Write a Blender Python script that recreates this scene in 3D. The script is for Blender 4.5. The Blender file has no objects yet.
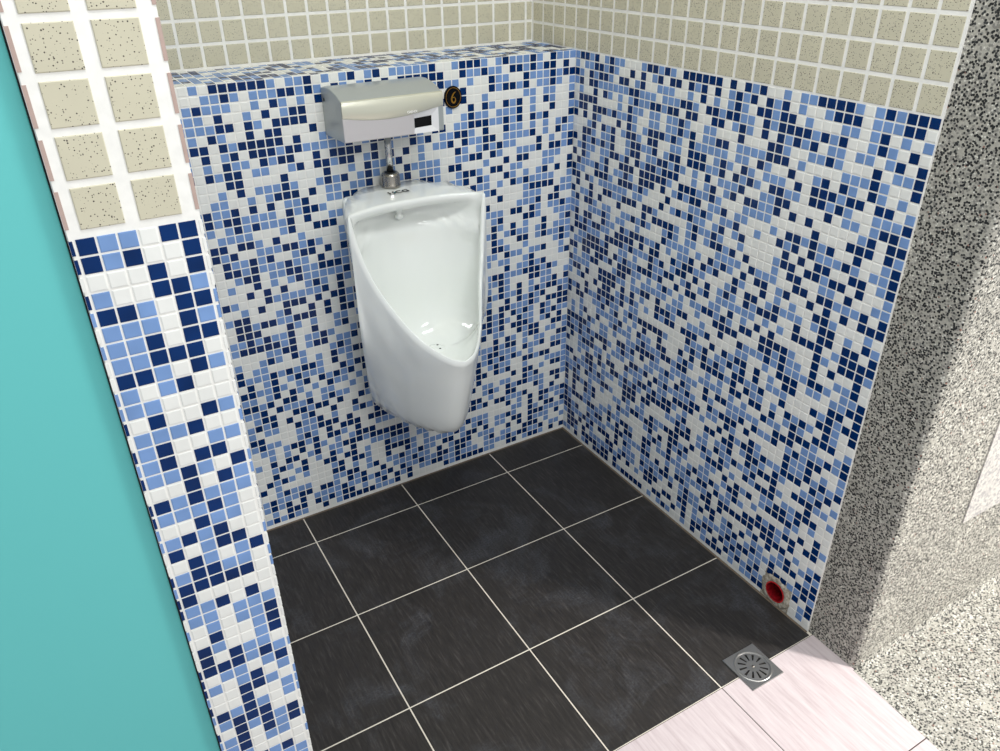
import bpy, bmesh, math, random
from mathutils import Vector, Matrix
C = bpy.context.scene.collection
scn = bpy.context.scene
PI = math.pi

# ------------------------------------------------------------------ helpers
def obj(name, verts, faces, mats, parent=None, smooth=False, midx=None):
    me = bpy.data.meshes.new(name)
    me.from_pydata([tuple(v) for v in verts], [], faces)
    for m in (mats if isinstance(mats, (list, tuple)) else [mats]):
        me.materials.append(m)
    if midx:
        me.polygons.foreach_set('material_index', midx)
    if smooth:
        me.polygons.foreach_set('use_smooth', [True] * len(me.polygons))
    me.update()
    o = bpy.data.objects.new(name, me)
    C.objects.link(o)
    if parent is not None:
        o.parent = parent
        o.matrix_parent_inverse = Matrix.Translation(parent.location).inverted()
    return o

def recalc(o):
    bm = bmesh.new(); bm.from_mesh(o.data)
    bmesh.ops.recalc_face_normals(bm, faces=bm.faces)
    bm.to_mesh(o.data); bm.free()

def structure(o):
    o['kind'] = 'structure'
    return o

def thing(name, label, cat, loc):
    o = bpy.data.objects.new(name, None)
    C.objects.link(o)
    o.location = loc
    o.empty_display_size = 0.05
    o['label'] = label; o['category'] = cat
    return o

class MB:
    """collects faces of several materials for one mesh"""
    def __init__(s): s.v = []; s.f = []; s.m = []
    def add(s, vs, fs, m=0):
        n = len(s.v); s.v += [tuple(v) for v in vs]
        for f in fs: s.f.append(tuple(i + n for i in f)); s.m.append(m)
    def box(s, a, b, m=0):
        (x0, y0, z0), (x1, y1, z1) = a, b
        s.add([(x0,y0,z0),(x1,y0,z0),(x1,y1,z0),(x0,y1,z0),(x0,y0,z1),(x1,y0,z1),(x1,y1,z1),(x0,y1,z1)],
              [(3,2,1,0),(4,5,6,7),(0,1,5,4),(1,2,6,5),(2,3,7,6),(3,0,4,7)], m)
    def tile(s, P, a0, a1, b0, b1, h, m, bev=.0012):
        """pillow tile: P(a,b,h) maps wall coordinates to space, h is the height above the grout"""
        q = [(a0,b0),(a1,b0),(a1,b1),(a0,b1)]
        e = bev
        r = [(a0+e,b0+e),(a1-e,b0+e),(a1-e,b1-e),(a0+e,b1-e)]
        vs = [P(a,b,0) for a,b in q] + [P(a,b,h*.62) for a,b in q] + [P(a,b,h) for a,b in r]
        s.add(vs, [(0,1,5,4),(1,2,6,5),(2,3,7,6),(3,0,4,7),(4,5,9,8),(5,6,10,9),(6,7,11,10),(7,4,8,11),(8,9,10,11)], m)
    def build(s, name, mats, parent=None, smooth=False):
        return obj(name, s.v, s.f, mats, parent, smooth, s.m)

def lathe(prof, n=32, axis='z', cap=True):
    vs, fs = [], []
    for r, h in prof:
        for k in range(n):
            t = 2*PI*k/n
            vs.append((r*math.cos(t), r*math.sin(t), h))
    for j in range(len(prof)-1):
        for k in range(n):
            k2 = (k+1) % n
            fs.append((j*n+k, j*n+k2, (j+1)*n+k2, (j+1)*n+k))
    if cap:
        fs.append(tuple(range(n))[::-1]); fs.append(tuple((len(prof)-1)*n+k for k in range(n)))
    return vs, fs

def bevel(o, w, seg=3, ang=35):
    m = o.modifiers.new('bevel', 'BEVEL'); m.width = w; m.segments = seg
    m.limit_method = 'ANGLE'; m.angle_limit = math.radians(ang)
    for p in o.data.polygons: p.use_smooth = True
    w2 = o.modifiers.new('normals', 'WEIGHTED_NORMAL'); w2.keep_sharp = False
    return o

# ------------------------------------------------------------------ materials
def s2l(c):
    return tuple(((x/255)/12.92 if x/255 <= .04045 else ((x/255+.055)/1.055)**2.4) for x in c) + (1,)

class NT:
    def __init__(s, name):
        s.m = bpy.data.materials.new(name); s.m.use_nodes = True
        s.t = s.m.node_tree; s.b = s.t.nodes['Principled BSDF']
    def n(s, typ, **kw):
        x = s.t.nodes.new(typ)
        for k, v in kw.items():
            if k.startswith('i_'):
                key = k[2:]; x.inputs[int(key) if key.isdigit() else key].default_value = v
            else: setattr(x, k, v)
        return x
    def l(s, a, b): s.t.links.new(a, b)
    def coord(s, scale=(1,1,1)):
        t = s.n('ShaderNodeTexCoord'); mp = s.n('ShaderNodeMapping')
        mp.inputs['Scale'].default_value = scale
        s.l(t.outputs['Object'], mp.inputs['Vector']); return mp.outputs['Vector']
    def ramp(s, fac, stops, interp='LINEAR'):
        r = s.n('ShaderNodeValToRGB'); e = r.color_ramp; e.interpolation = interp
        while len(e.elements) > 1: e.elements.remove(e.elements[-1])
        e.elements[0].position = stops[0][0]; e.elements[0].color = stops[0][1]
        for p, c in stops[1:]:
            k = e.elements.new(p); k.color = c
        s.l(fac, r.inputs['Fac']); return r.outputs['Color']
    def mix(s, fac, a, b, mode='MIX'):
        x = s.n('ShaderNodeMix', data_type='RGBA', blend_type=mode)
        for inp, v in ((x.inputs[0], fac), (x.inputs[6], a), (x.inputs[7], b)):
            if hasattr(v, 'links'): s.l(v, inp)
            else: inp.default_value = v
        return x.outputs[2]
    def bump(s, h, strength=.3, dist=.002):
        b = s.n('ShaderNodeBump', i_Strength=strength, i_Distance=dist)
        s.l(h, b.inputs['Height']); s.l(b.outputs['Normal'], s.b.inputs['Normal'])
    def set(s, col=None, rough=.5, metal=0, spec=.5, coat=0, coat_r=.05):
        if col is not None:
            if hasattr(col, 'links'): s.l(col, s.b.inputs['Base Color'])
            else: s.b.inputs['Base Color'].default_value = col
        if hasattr(rough, 'links'): s.l(rough, s.b.inputs['Roughness'])
        else: s.b.inputs['Roughness'].default_value = rough
        s.b.inputs['Metallic'].default_value = metal
        s.b.inputs['Specular IOR Level'].default_value = spec
        s.b.inputs['Coat Weight'].default_value = coat
        s.b.inputs['Coat Roughness'].default_value = coat_r
        return s.m

def plain(name, rgb, rough=.5, metal=0, spec=.5, coat=0):
    return NT(name).set(s2l(rgb), rough, metal, spec, coat)

def glass_tile(name, rgb, var=.12, rough=.16):
    t = NT(name); v = t.coord((1,1,1))
    vor = t.n('ShaderNodeTexNoise', i_Scale=24.0, i_Detail=1.0); t.l(v, vor.inputs['Vector'])
    a = s2l(rgb); lo = tuple(c*(1-var) for c in a[:3]) + (1,); hi = tuple(min(1, c*(1+var)) for c in a[:3]) + (1,)
    c = t.ramp(vor.outputs['Fac'], [(.3, lo), (.7, hi)])
    n2 = t.n('ShaderNodeTexNoise', i_Scale=70.0, i_Detail=1.0); t.l(v, n2.inputs['Vector'])
    t.bump(n2.outputs['Fac'], .12, .002)
    return t.set(c, rough, 0, .22)

M_NAVY = glass_tile('navy_glass_tile', (0, 42, 96), .2)
M_SKY = glass_tile('light_blue_glass_tile', (120, 153, 203), .09)
M_WHITE = glass_tile('white_glass_tile', (233, 234, 230), .03)
MOSAIC = [None, M_NAVY, M_SKY, M_WHITE]

def grout_mat(name, rgb, dirty=0):
    t = NT(name); v = t.coord()
    n = t.n('ShaderNodeTexNoise', i_Scale=60.0, i_Detail=4.0); t.l(v, n.inputs['Vector'])
    a = s2l(rgb); c = t.ramp(n.outputs['Fac'], [(.3, tuple(x*.92 for x in a[:3])+(1,)), (.65, a)])
    t.bump(n.outputs['Fac'], .25, .001)
    return t.set(c, .8, 0, .3)
M_GROUT = grout_mat('white_grout', (244, 243, 238))
MOSAIC[0] = M_GROUT

def speckled(name, rgb, dark, dens):
    t = NT(name); v = t.coord()
    vo = t.n('ShaderNodeTexVoronoi', i_Scale=470.0); t.l(v, vo.inputs['Vector'])
    sep = t.n('ShaderNodeSeparateColor'); t.l(vo.outputs['Color'], sep.inputs['Color'])
    # size of each speck varies with its cell
    rad = t.n('ShaderNodeMapRange', i_1=1-dens, i_2=1.0, i_3=0.0, i_4=.40); t.l(sep.outputs[0], rad.inputs[0])
    lt = t.n('ShaderNodeMath', operation='LESS_THAN'); t.l(vo.outputs['Distance'], lt.inputs[0]); t.l(rad.outputs[0], lt.inputs[1])
    n = t.n('ShaderNodeTexNoise', i_Scale=14.0); t.l(v, n.inputs['Vector'])
    a = s2l(rgb); base = t.ramp(n.outputs['Fac'], [(.3, tuple(x*.94 for x in a[:3])+(1,)), (.7, a)])
    dk = t.ramp(sep.outputs[1], [(0, s2l(dark)), (1, s2l(tuple(min(255, d+70) for d in dark)))])
    return t.set(t.mix(lt.outputs[0], base, dk), .38, 0, .4)
M_BEIGE = speckled('speckled_beige_tile', (205, 200, 177), (46, 38, 32), .50)
M_CLAY = grout_mat('pinkish_tile_body', (186, 163, 154))

def terrazzo(name):
    t = NT(name); v = t.coord()
    vo = t.n('ShaderNodeTexVoronoi', i_Scale=262.0, i_Randomness=.95); t.l(v, vo.inputs['Vector'])
    sep = t.n('ShaderNodeSeparateColor'); t.l(vo.outputs['Color'], sep.inputs['Color'])
    peb = t.ramp(sep.outputs[0], [(0, s2l((30,31,33))), (.30, s2l((58,60,60))), (.40, s2l((140,138,132))), (.62, s2l((186,182,172))),
                                  (.86, s2l((226,224,214))), (.99, s2l((150,112,100)))], 'CONSTANT')
    edge = t.n('ShaderNodeMapRange', i_1=.50, i_2=.62); t.l(vo.outputs['Distance'], edge.inputs[0])
    col = t.mix(edge.outputs[0], peb, s2l((176,173,163)))
    n = t.n('ShaderNodeTexNoise', i_Scale=9.0); t.l(v, n.inputs['Vector'])
    sh = t.ramp(n.outputs['Fac'], [(.3, (.86,.86,.86,1)), (.7, (1,1,1,1))])
    inv = t.n('ShaderNodeMath', operation='SUBTRACT', i_0=.7); t.l(vo.outputs['Distance'], inv.inputs[1])
    t.bump(inv.outputs[0], .35, .002)
    return t.set(t.mix(1.0, col, sh, 'MULTIPLY'), .5, 0, .4)
M_TERR = terrazzo('washed_pebble_terrazzo')

def slate(name):
    t = NT(name); v = t.coord((1,1,1))
    st = t.coord((60, 6.5, 60))
    n1 = t.n('ShaderNodeTexNoise', i_Scale=3.0, i_Detail=5.0, i_Roughness=.65, i_Distortion=.35); t.l(st, n1.inputs['Vector'])
    n2 = t.n('ShaderNodeTexNoise', i_Scale=6.5, i_Detail=8.0, i_Roughness=.68, i_Distortion=.8); t.l(v, n2.inputs['Vector'])
    n3 = t.n('ShaderNodeTexNoise', i_Scale=210.0, i_Detail=3.0); t.l(v, n3.inputs['Vector'])
    base = t.ramp(n1.outputs['Fac'], [(.3, s2l((35,33,32))), (.55, s2l((49,46,44))), (.78, s2l((74,70,68)))])
    smudge = t.ramp(n2.outputs['Fac'], [(.50, (0,0,0,1)), (.74, (.62,.62,.62,1))])
    grain = t.ramp(n3.outputs['Fac'], [(.35, (.25,.25,.25,1)), (.7, (1,1,1,1))])
    col = t.mix(t.mix(1.0, smudge, grain, 'MULTIPLY'), base, s2l((92,95,102)))
    t.bump(n1.outputs['Fac'], .18, .003)
    r = t.n('ShaderNodeMapRange', i_1=.2, i_2=.8, i_3=.36, i_4=.56); t.l(n2.outputs['Fac'], r.inputs[0])
    return t.set(col, r.outputs[0], 0, .35)
M_SLATE = slate('black_slate_tile')

def pale(name):
    t = NT(name); st = t.coord((30, 2.2, 30))
    n1 = t.n('ShaderNodeTexNoise', i_Scale=3.5, i_Detail=6.0, i_Roughness=.65); t.l(st, n1.inputs['Vector'])
    col = t.ramp(n1.outputs['Fac'], [(.28, s2l((184,169,170))), (.5, s2l((204,191,192))), (.7, s2l((214,203,203)))])
    t.bump(n1.outputs['Fac'], .2, .002)
    return t.set(col, .5, 0, .3)
M_PALE = pale('pale_pink_grained_tile')
M_FGROUT = grout_mat('floor_grout', (226, 219, 204))
M_DGROUT = grout_mat('dark_floor_joint', (70, 60, 56))
M_FILLET = grout_mat('grey_mortar', (112, 100, 86))

M_CERAMIC = plain('white_glazed_ceramic', (244, 247, 243), .07, 0, .55, .4)
M_CHROME = plain('chrome', (205, 205, 203), .12, 1)
M_NICKEL = plain('worn_nickel', (176, 170, 160), .22, 1)
M_SILVER = plain('grey_silver_paint', (172, 178, 178), .33, .3)
M_CHAMP = plain('champagne_silver_paint', (218, 217, 200), .27, .4)
M_LSILV = plain('light_silver_paint', (206, 202, 203), .33, .3)
M_FRAME = plain('pale_silver_paint', (232, 232, 234), .25, .1)
M_BLACK = plain('black_gloss', (5, 5, 6), .10, 0, .22)
M_GOLD = plain('gold_leaf', (190, 138, 48), .32, .8)
M_TEAL = NT('turquoise_laminate').set(s2l((103, 197, 195)), .42, 0, .35)
M_DARK = plain('black_rubber', (24, 26, 28), .6)
M_STEEL = plain('brushed_stainless_steel', (176, 174, 170), .3, .9)
def red_plastic():
    t = NT('red_plastic_pipe'); v = t.coord()
    n = t.n('ShaderNodeTexNoise', i_Scale=85.0, i_Detail=5.0, i_Roughness=.7); t.l(v, n.inputs['Vector'])
    return t.set(t.ramp(n.outputs['Fac'], [(.40, s2l((92, 10, 16))), (.55, s2l((150, 16, 28))), (.75, s2l((168, 48, 44)))]), .35, 0, .4)
M_RED = red_plastic()
M_RIM = plain('bright_red_plastic', (214, 40, 46), .3, 0, .4)
M_PITSHADE = plain('pit_shade_black', (24, 20, 18), .8)
M_LOGO = plain('black_print', (20, 22, 24), .5)
M_LTEAL = plain('teal_print', (0, 130, 150), .5)
M_WPRINT = plain('white_print', (248, 248, 246), .5)

def mortar(name):
    t = NT(name); v = t.coord()
    n = t.n('ShaderNodeTexNoise', i_Scale=90.0, i_Detail=6.0, i_Roughness=.7); t.l(v, n.inputs['Vector'])
    c = t.ramp(n.outputs['Fac'], [(.3, s2l((112,104,90))), (.5, s2l((176,168,152))), (.62, s2l((214,208,194)))])
    t.bump(n.outputs['Fac'], .9, .004)
    return t.set(c, .9, 0, .2)
M_MORTAR = mortar('rough_cement')

# ------------------------------------------------------------------ measured layout (metres)
H = 1.157            # top of the mosaic
LEDGE = 0.208        # depth of the ledge behind the mosaic half wall
PX0, PX1, PY = -1.244, -1.111, -0.865     # end of the left partition
YE = -1.001          # end of the mosaic on the right wall
YT = -1.1275         # corner of the terrazzo wall
TOP = 2.45
PITCH = .0200; ROW = .02008; TS = .0171
GD = .0009           # grout lies this far below the tile faces

random.seed(11)
def pick():
    r = random.random()
    return 1 if r < .34 else 2 if r < .66 else 3
def gridcolors(nr, nc):
    """random chips with the slight clustering of hand-mixed sheets"""
    g = [[pick() for _ in range(nc)] for _ in range(nr)]
    for r in range(nr):
        for c in range(nc):
            u = random.random()
            if u < .03 and r: g[r][c] = g[r-1][c]
            elif u < .11 and c: g[r][c] = g[r][c-1]
    return g

PILLAR = """NLLWNN NLNWWN WWWNWN LWWNNL NNLWNN LLLWNL LLNWNN LLNNNW NNLWNL LWLNWW LLWWWW WNWWNL LLLNWW LNWWLL LNWNNW LLNLWN
WWNWNL NLNLLL LLLNLW WWNLLW LNLNWW NWLNNW WNLWLN LNNLLW NNNNNW NWWWWW LLNWNW LLWLLL WLWLLN WNWWLN NLWWLN NWNLLW NNNLNL WLLWLN
LWLNWL WWNNLW WWNWWL NLNLWL LNNNWW WNLNLN LNWNLN LNWLLW LLWWWW WNNLNW NLWLLL LWNWLL WNLLWN""".split()
CODE = {'N': 1, 'L': 2, 'W': 3}
# chips of the two walls, row by row from the top (N navy, L light blue, W white, . hidden in the photo)
BACK_CHIPS = """
0 29 WLNWL
8 29 WNW
9 29 LNWN
10 30 WNLL
11 30 LNLW
12 30 LNW
0 13 LWLNLLLNLWNLLL
0 24 LLLLNWWLNNNLWL
1 13 NLLWNNLNLNNWNW
1 21 NNNWWNLLNLL
2 13 WNLLWWNLLLNLNN
2 20 LNLLWLWWN
3 13 WNLNNLNWLLNLWL
3 16 NWWWNL
4 13 LWWWWWLLWLLWWL
4 16 NWWLW
5 13 NLWNLNWLWNLWWN
5 18 LWWNWNL
6 13 LWLLLNWLWWNWWL
6 18 WWLNLLWL
7 13 NLLNLNWNLNWWWN
7 18 WLLNNN
7 25 LLNL
8 25 WWNLNWLLNNLWN
8 15 LWNWWNLLWLWLWLNL
9 26 NWNWLWLLNWNLLN
9 15 LLNNWLLLLNWLWNLL
10 25 NWWLWWWWNLWLN
10 15 WLNLNLLWWWNWLWLN
11 26 LWNLLLLWWLLNNW
11 15 NNWNLWWLLLNWNNLN
12 25 LNWLLLWNNWWWL
12 15 WWLWWNWNNWWLLLWW
13 22 NNLWWLNNLW
13 15 NLWNNWLLWWWLLWWN
14 18 LLNWNL
14 15 WNLWWNLWLWLNWNWN
15 15 NLLWLWNLNLLLLWWL
16 13 LNWWWWLNNNNWLL
17 13 WWNWWWLLLWWNLL
18 13 NWWWWLLLNWNNWW
19 13 LLLWNNWNLWLLNL
20 13 WLNWWWNNLWWLLL
21 13 WNLWNWLWWNWWLN
22 13 LNWLNLLWLNWLLL
23 13 WNLWWNNWLNLLNL
24 13 WNNLWWLWWWWLNL
25 14 NLLWNLLWLLNWWLW
26 14 NLWLLWWLNWWWWLN
27 14 NWWWNWLLNLNWWWW
28 14 NLNNLLLNNNLNLWW
29 14 NLLNLWWWNNLLWW
30 14 LLWNLWNWLWLLNW
31 14 WNLNLLNWLNLNNLL
32 14 NLWWNWNLNLNWWN
33 14 LNWNNLLLNLWNNNN
34 14 WNLNWNLNLWNLWNN
35 14 NNLNLWNLLWNLNLL
36 14 LNLNWNNNLWLNWNW
37 14 NWLLWWNLNNWWNNL
38 15 LWWNWNLWLNNWLLWL
39 14 LLNLNNWLWLLWWNN
40 14 LNNLLLWNLLNWLLL
41 15 NLNLNLNLWLWWWNNL
42 15 NWLNLLWWNNLNNWWL
43 15 NNWNLNWWLWWWLLLL
44 15 NWWWWWNWNNWLWNNL
45 16 NWLLWLLWWNLNWWWWL
46 15 WLNLWNLNNLLLWNNL
47 15 NWLWWNNWWWNLWWNW
48 16 NLNWNNLLLNWWLWNWW
49 16 WWWWWWNWLWNWNNLLN
50 16 LLLWWWWLLWNWNLWLL
51 16 LNLWLLNLWWNLWNNW
52 18 LNNWNWLLWNNWNNNLLL
53 18 NNWLLLWWNWNWNLLLWN
54 18 NLWWLNWLLWWNNNWLWW
55 18 LLLWLLLLNLNNLLNWLL
56 18 NNNNLLWWNNWLNNLWNW
0 48 WLWNNNNNNLWLLNWLWLN
1 48 WWLLNLWLLLNNLNL
2 48 LNLLLWWLWNLWLWN
3 48 LLWNWWLWNWLNNWW
4 48 LLLNNWNLWNNNNWW
5 48 LWNLWWNWNNWWWNW
6 48 NNWNLNNNNNWNWWL
7 48 WNWLNWNNNLNNLLLL
8 48 WLWNLLWNLNNWWNWNNNN
9 48 WNLNNWLLWWLNWNNLNNW
10 48 WWWNNWWWWNWWWWNWWLW
11 48 WWLWNWLLLNLWWLNLNWL
12 48 WLLWWLWLNNNWNWLL
13 48 NLLNWNWNWLLNWWLL
14 48 NLNNLLLLWNLNNLWW
15 48 LWLNLNLLLNWNWWLL
16 48 WLLLLWWWLNWWNNNW
17 48 NNWNNLWNWWLWWWWL
18 48 NLNWWLLLNNLNLWWL
19 48 WNLLNLNWWLNNWNWN
20 48 WNNLNLLLNLLWNWLL
21 48 WWLNNWLLNNLLNNNL
22 48 WLWWNWLWLNLLLLLN
23 48 WWWNWNWNWWLNLWNL
24 48 NLWWWNLLLLLLNWNW
25 48 WWLWNWWNNNWNWNNL
26 48 LNNWWWLNWWNWNWNL
27 48 WNNLNNLLNNNWNWNN
28 48 WNNNWWWNLWLWWLLW
29 48 LLNLNLLNWWNWWLNW
30 48 LNNNNNLNWLLNLWWL
31 48 WWWWLLNNWLNNWLLN
32 48 LWWLNLWNLWWWLNLW
33 48 NWLLWWWWLWLWNLLN
34 48 NLLLNLNLNNLWNWLW
35 48 WNWLNWLNLLLWWNLN
36 48 NNLLNLWLNWNLNLNW
37 48 LLWLNWNLWLWNLLWL
38 48 NNLNWNNWLWLLWWLW
39 48 LLNWNLLLNWLNLLWW
40 48 WLNNWWNNLNNWNWWN
41 48 LNLNWNWLNWWNWWNWW
42 48 LWLLWWNLLNWLWWLNL
43 48 NNWWWWLLLNNNWNWWWN
44 48 LNLLWWLNLWNWNNNWNN
45 48 WLLWLNNLNWNNLWNWWL
46 48 WWLWLWNWNLWLWLNNNWWW
47 48 LWNWNNWLNWLLNNNLNNNNNLW
48 48 WWLNLWNWLWNLWNWWLLLNNNW
49 48 WWNWWLNWWNNWNNWLWWNLLLWL
50 48 WNLNLWLWWWLNWNNLWWNNNNLWLW
51 48 NWLWWWWWWWNNWLWLWWNWWNLWLLLL
52 48 WWLNLLLWWWLLNNWLNWLLNLLNLLWNN
53 48 LNLLLNNWNNLWNLNWWNWLLLNLLWNWLNNN
54 48 LNLNWNWLLLLNLLNLNLNWNLLNLLNNLN
55 48 WLWNNNWNLNLNNWLWLNWNLNWLLNNLLNL
56 48 LNLNLLWWNWLNNNNNLLLNWNWWWWWNLN
"""
RIGHT_CHIPS = """
0 49 LNNLNWLNLLWWWLNNLNLWN
0 29 NNNNNNWNWNLNWWLWLLNNNNLWLNLNNN
1 49 LWLLNNLNLWWNWNWLNWNNW
1 29 WNLNWNWLNLNWNLNWLWWLNNNWLLLNNW
2 49 NLWNLNNLWNNWLNWWLLLWW
2 29 WLWNWLWLNLWNNLNNWLWWWLLWLNWLWL
3 49 LNWNNLLLLLLNNLLLWLLLNN
3 29 NNLWNNLNNLLWNLNNNNLNLNWWLNLWNW
4 49 WLWWNWNLWLWLNLLNNLNNWN
4 29 WNNWWNNWLNLWNWNLNLNWLLWLLWLNWN
5 49 WNNNNWWWWLWNLLWLLWLLNL
5 29 NLWWLLWWWNWWWNNLWWLLNLWWWNWLLN
6 49 LNNWNNNLNLLNLWWLLWLLNL
6 29 NLNWLLNNWL
6 25 LLNNWLLLLNNNWLWWWWLLLNLWWN
7 49 NWNWNLWWWNWNLWLNNNL
7 31 LNLWNLL
7 25 LLLLWLLWNLWWNWWLNWNLWNLWLW
8 49 WWWLNWNLNWLNNLWNNWWLLWNNN
8 25 NWLNLWNLWLLLWNWNNNLNNWNNWL
9 49 WWNNLWLLNWWLNNLLNWLNNWNNNL
9 25 NLLNWNLNLWNNLLWNNLNLWWLLLN
10 49 NWNLNLNLNWWLNNWLLNNLNLWLWN
10 25 WNWLLLNWWLLNNWWWWNWLLWLNNL
11 49 WLNLLWLLNNLNWNLNNLNNNWWLWL
11 24 LNWLNWNNLLNWNWNWWWWWLNWNN
12 49 NWNLWWLNWWNNNWNNNNNLWNNNLL
12 24 LNLWWWLLLLWWWWWNWWWNNNWNL
13 49 WNLLLNLNWLLNLWNNNWNWLNLNNW
13 24 WLLNWLLWWWLWNNLNLNWWNWWL
14 49 NLLWWNNNLWNNNLNLWWWNWWWLLNL
14 26 LLNLWLLNWWLWWNLNWNLLLNLWLL
15 49 NNWNLWLLLLLLWLLWWWNWLNLN
15 26 NLLWLNWLNWWWWWNWNWNNWWNNWLN
16 49 WNWWNWWN
16 45 NWWNNLLNNNWNNLWW
16 35 WNNLWWWWWLNLL
16 25 NLLNLWWLWWWWLNNWNNLNNWNWWL
17 49 NWLLNWNWWWNWWWWNWNNNNLWLNWL
17 25 NWLNNLNWNWWWLWNNWWLLWNWWLL
18 49 LNWNNLWLLWWLLNLNLWWLNLWLLWW
18 25 LWWWLLLLWNLLLWWNNWNNLLLNWN
19 49 LLWWLLLNLWLLWWLWWWWNLLLLWLW
19 25 WLWNLNLWNWNNWLNWWNWNWNWNN
20 49 LNWNNWWNLLWNLNNNLLNWLWLLNWNL
20 25 NWNLNWWNLWWNWLWLWWNNLWWWL
21 49 WNLNLNNLLWNNNNWNWNNWWNLNNLLW
21 25 NLLWWWLNWNNWLNLLLWLNNWLWNL
22 49 WNNNLLLWNNNNLNLLLNLNWLNNWN
22 24 NWNWLNLWNLNNNWWNWWNNWNNWN
23 49 NWLLNNNLNWWLLWLWWNLLNNWLNW
23 24 WLNWLLLLLLWLWLWNNNNWLNNNN
24 49 WLLNNNNNNWNLNLLNNNLNWWNWNN
24 24 NWWLLWNWLWNWNWWWWWNLWNNNL
25 49 NNWNNWNNLNWNNNLLWLWLNLWLWLL
25 24 LLNNLNLWNNWNNNNLWWNWNWWNW
26 49 WLWLLNNWWWLNNWLWLLLLLWLLWWL
26 24 WLWWNNNNWWWNNLNLLWNWWLLNW
27 49 NLLLLWWNNNNLLWLLNNWNWLLNNWW
27 23 WLWWNWWNLLLNLNLLLNNLWLLN
28 49 LNNWNWWNNNNWNWNWLWWNNNLWWLL
28 23 LLNWWWWLLWWLWNNNWLLWLLNN
29 49 LWLNWWNWNNWLNLNLWLWNLNNWN
29 24 NNWWNWNLNNWNWLWNNWWWWNNWN
30 49 WWWWNWWNNNNLNWLLWWWWWWWWWNL
30 23 LLNWLLNLNWNWLLLWWWNLNLNN
31 49 NLNWNLLNLNLLWLNLNNNNNLWWWLN
31 23 NLNLNLWNNLLNWWNWWWWNNLWN
32 49 NWNNWWLLNWLNWLWLWNWWNWWWNWN
32 23 NWNNNNLNWNLLWLWNLNLWNLWW
33 49 WWWLWWWLLLLLNWLWNLLWNNWWLN
33 23 LWWLWLWNNWNNWNWLNLWNNNWL
34 49 WLWLNWWNWWLNLLLWLNLLLNNLNNW
34 22 WLLLLWLWLWWNLLWNNNLWWLN
35 49 WLWLWNLWLLWLWWLLNNNNLWWLLLLL
35 22 LWNWNNLLLLLWWNNNWLLLNLN
36 49 NNNNNLWWLLWWNNLNWNWLLLNLWNL
36 22 WWNLWWLLNWNLLNWLNLNNWWL
37 49 NLLNLNLNNNLWLNLLWWLLWLLWNLN
37 22 LWWNLNNNWNWWWWWNLLNWLWL
38 49 NNLNLLNWWNWLLLWNNLNWNLNLLLL
38 22 NNWLLWNLWWNLWWWNLLNLNLN
39 49 WNWLNNNLLWLWWWNLLLWNWLLWN
39 25 NNNN
39 22 NWLWWNWNLNNLNLLNNNWNLNW
40 49 NWWLLLWLNWNNWWLWLNNLNLNNLW
40 23 LWWWNNWNNWLNNLWNLWWLLNWL
41 49 WWWLWNNWNLWNNLNLNLWNNNNNW
41 23 NWWWLWLLNWWNLNNNWWNNNLLW
42 49 NNWWLNNLWLLLWLNNNWNNWWWLLN
42 23 LNWLLWNLLNLLNWWNLWWWNWWL
43 49 LWNLLLNLNLWWWWNNNWLWWWWWWNNN
43 21 WLNLWNLWWNLNNNWLLNNNWW
44 49 LLLNWNLLLNNLWWNLWLLWNLLNNNW
44 22 WNWLNNNWLWWWWLLNNLNWLW
45 49 NLNLWWLWWLWWLLWLNNLNNLWWNNLN
45 21 WWWLLWNWNLNWLNNNNLWWNW
46 49 NWNNLNLNWWWWWNLLWWWLNWNWNLNL
46 22 LWWLLWWLNNWWLWWWWLWNWNL
47 49 NWNWWNLNWWWLWLWWWWWWLNLWNWLW
47 21 LNLLNLWLNLWWNLNLNNWNNW
48 49 LWNWWLLWWLLN
48 30 NNWLLNLLLNWNNWNLLWWNNNNNLWNWWWW
49 49 NLNNN
49 30 NLWWWLWLLLLLLNWNNNNNNWNNNNWLWLN
50 49 NL
50 28 WNWNWNNLWWNNWNWWWWLNWNWLNWLNL
51 30 LLLLNNLWLNLLWNNWLNWNWLLWLLNNWLN
52 30 NLNLLWNWLNLLNWNWLLNWLNLLNWWWNNN
53 30 LNNNWWWWNNWLWLLLLNLNNLLWNNNLLNL
54 30 WNNWWNNWLNWLLNNWNLNLWLNW
54 2 NWN
55 29 WWNNWWNWNWNNLWNWNLNLNLL
55 2 WLN
56 29 WLWLNLWWLWNWLNNNWLWLLNN
56 2 WLW
"""

def lay_chips(grid, text, flip):
    """text lines: row, first column counted from the corner or from the open end, chips from there on"""
    for line in text.split('\n'):
        if not line.strip(): continue
        r, c, chips = line.split()
        r, c = int(r), int(c)
        for k, ch in enumerate(chips):
            if c - k >= 0:
                grid[r][flip - (c - k) if flip else c - k] = CODE[ch]

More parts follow.
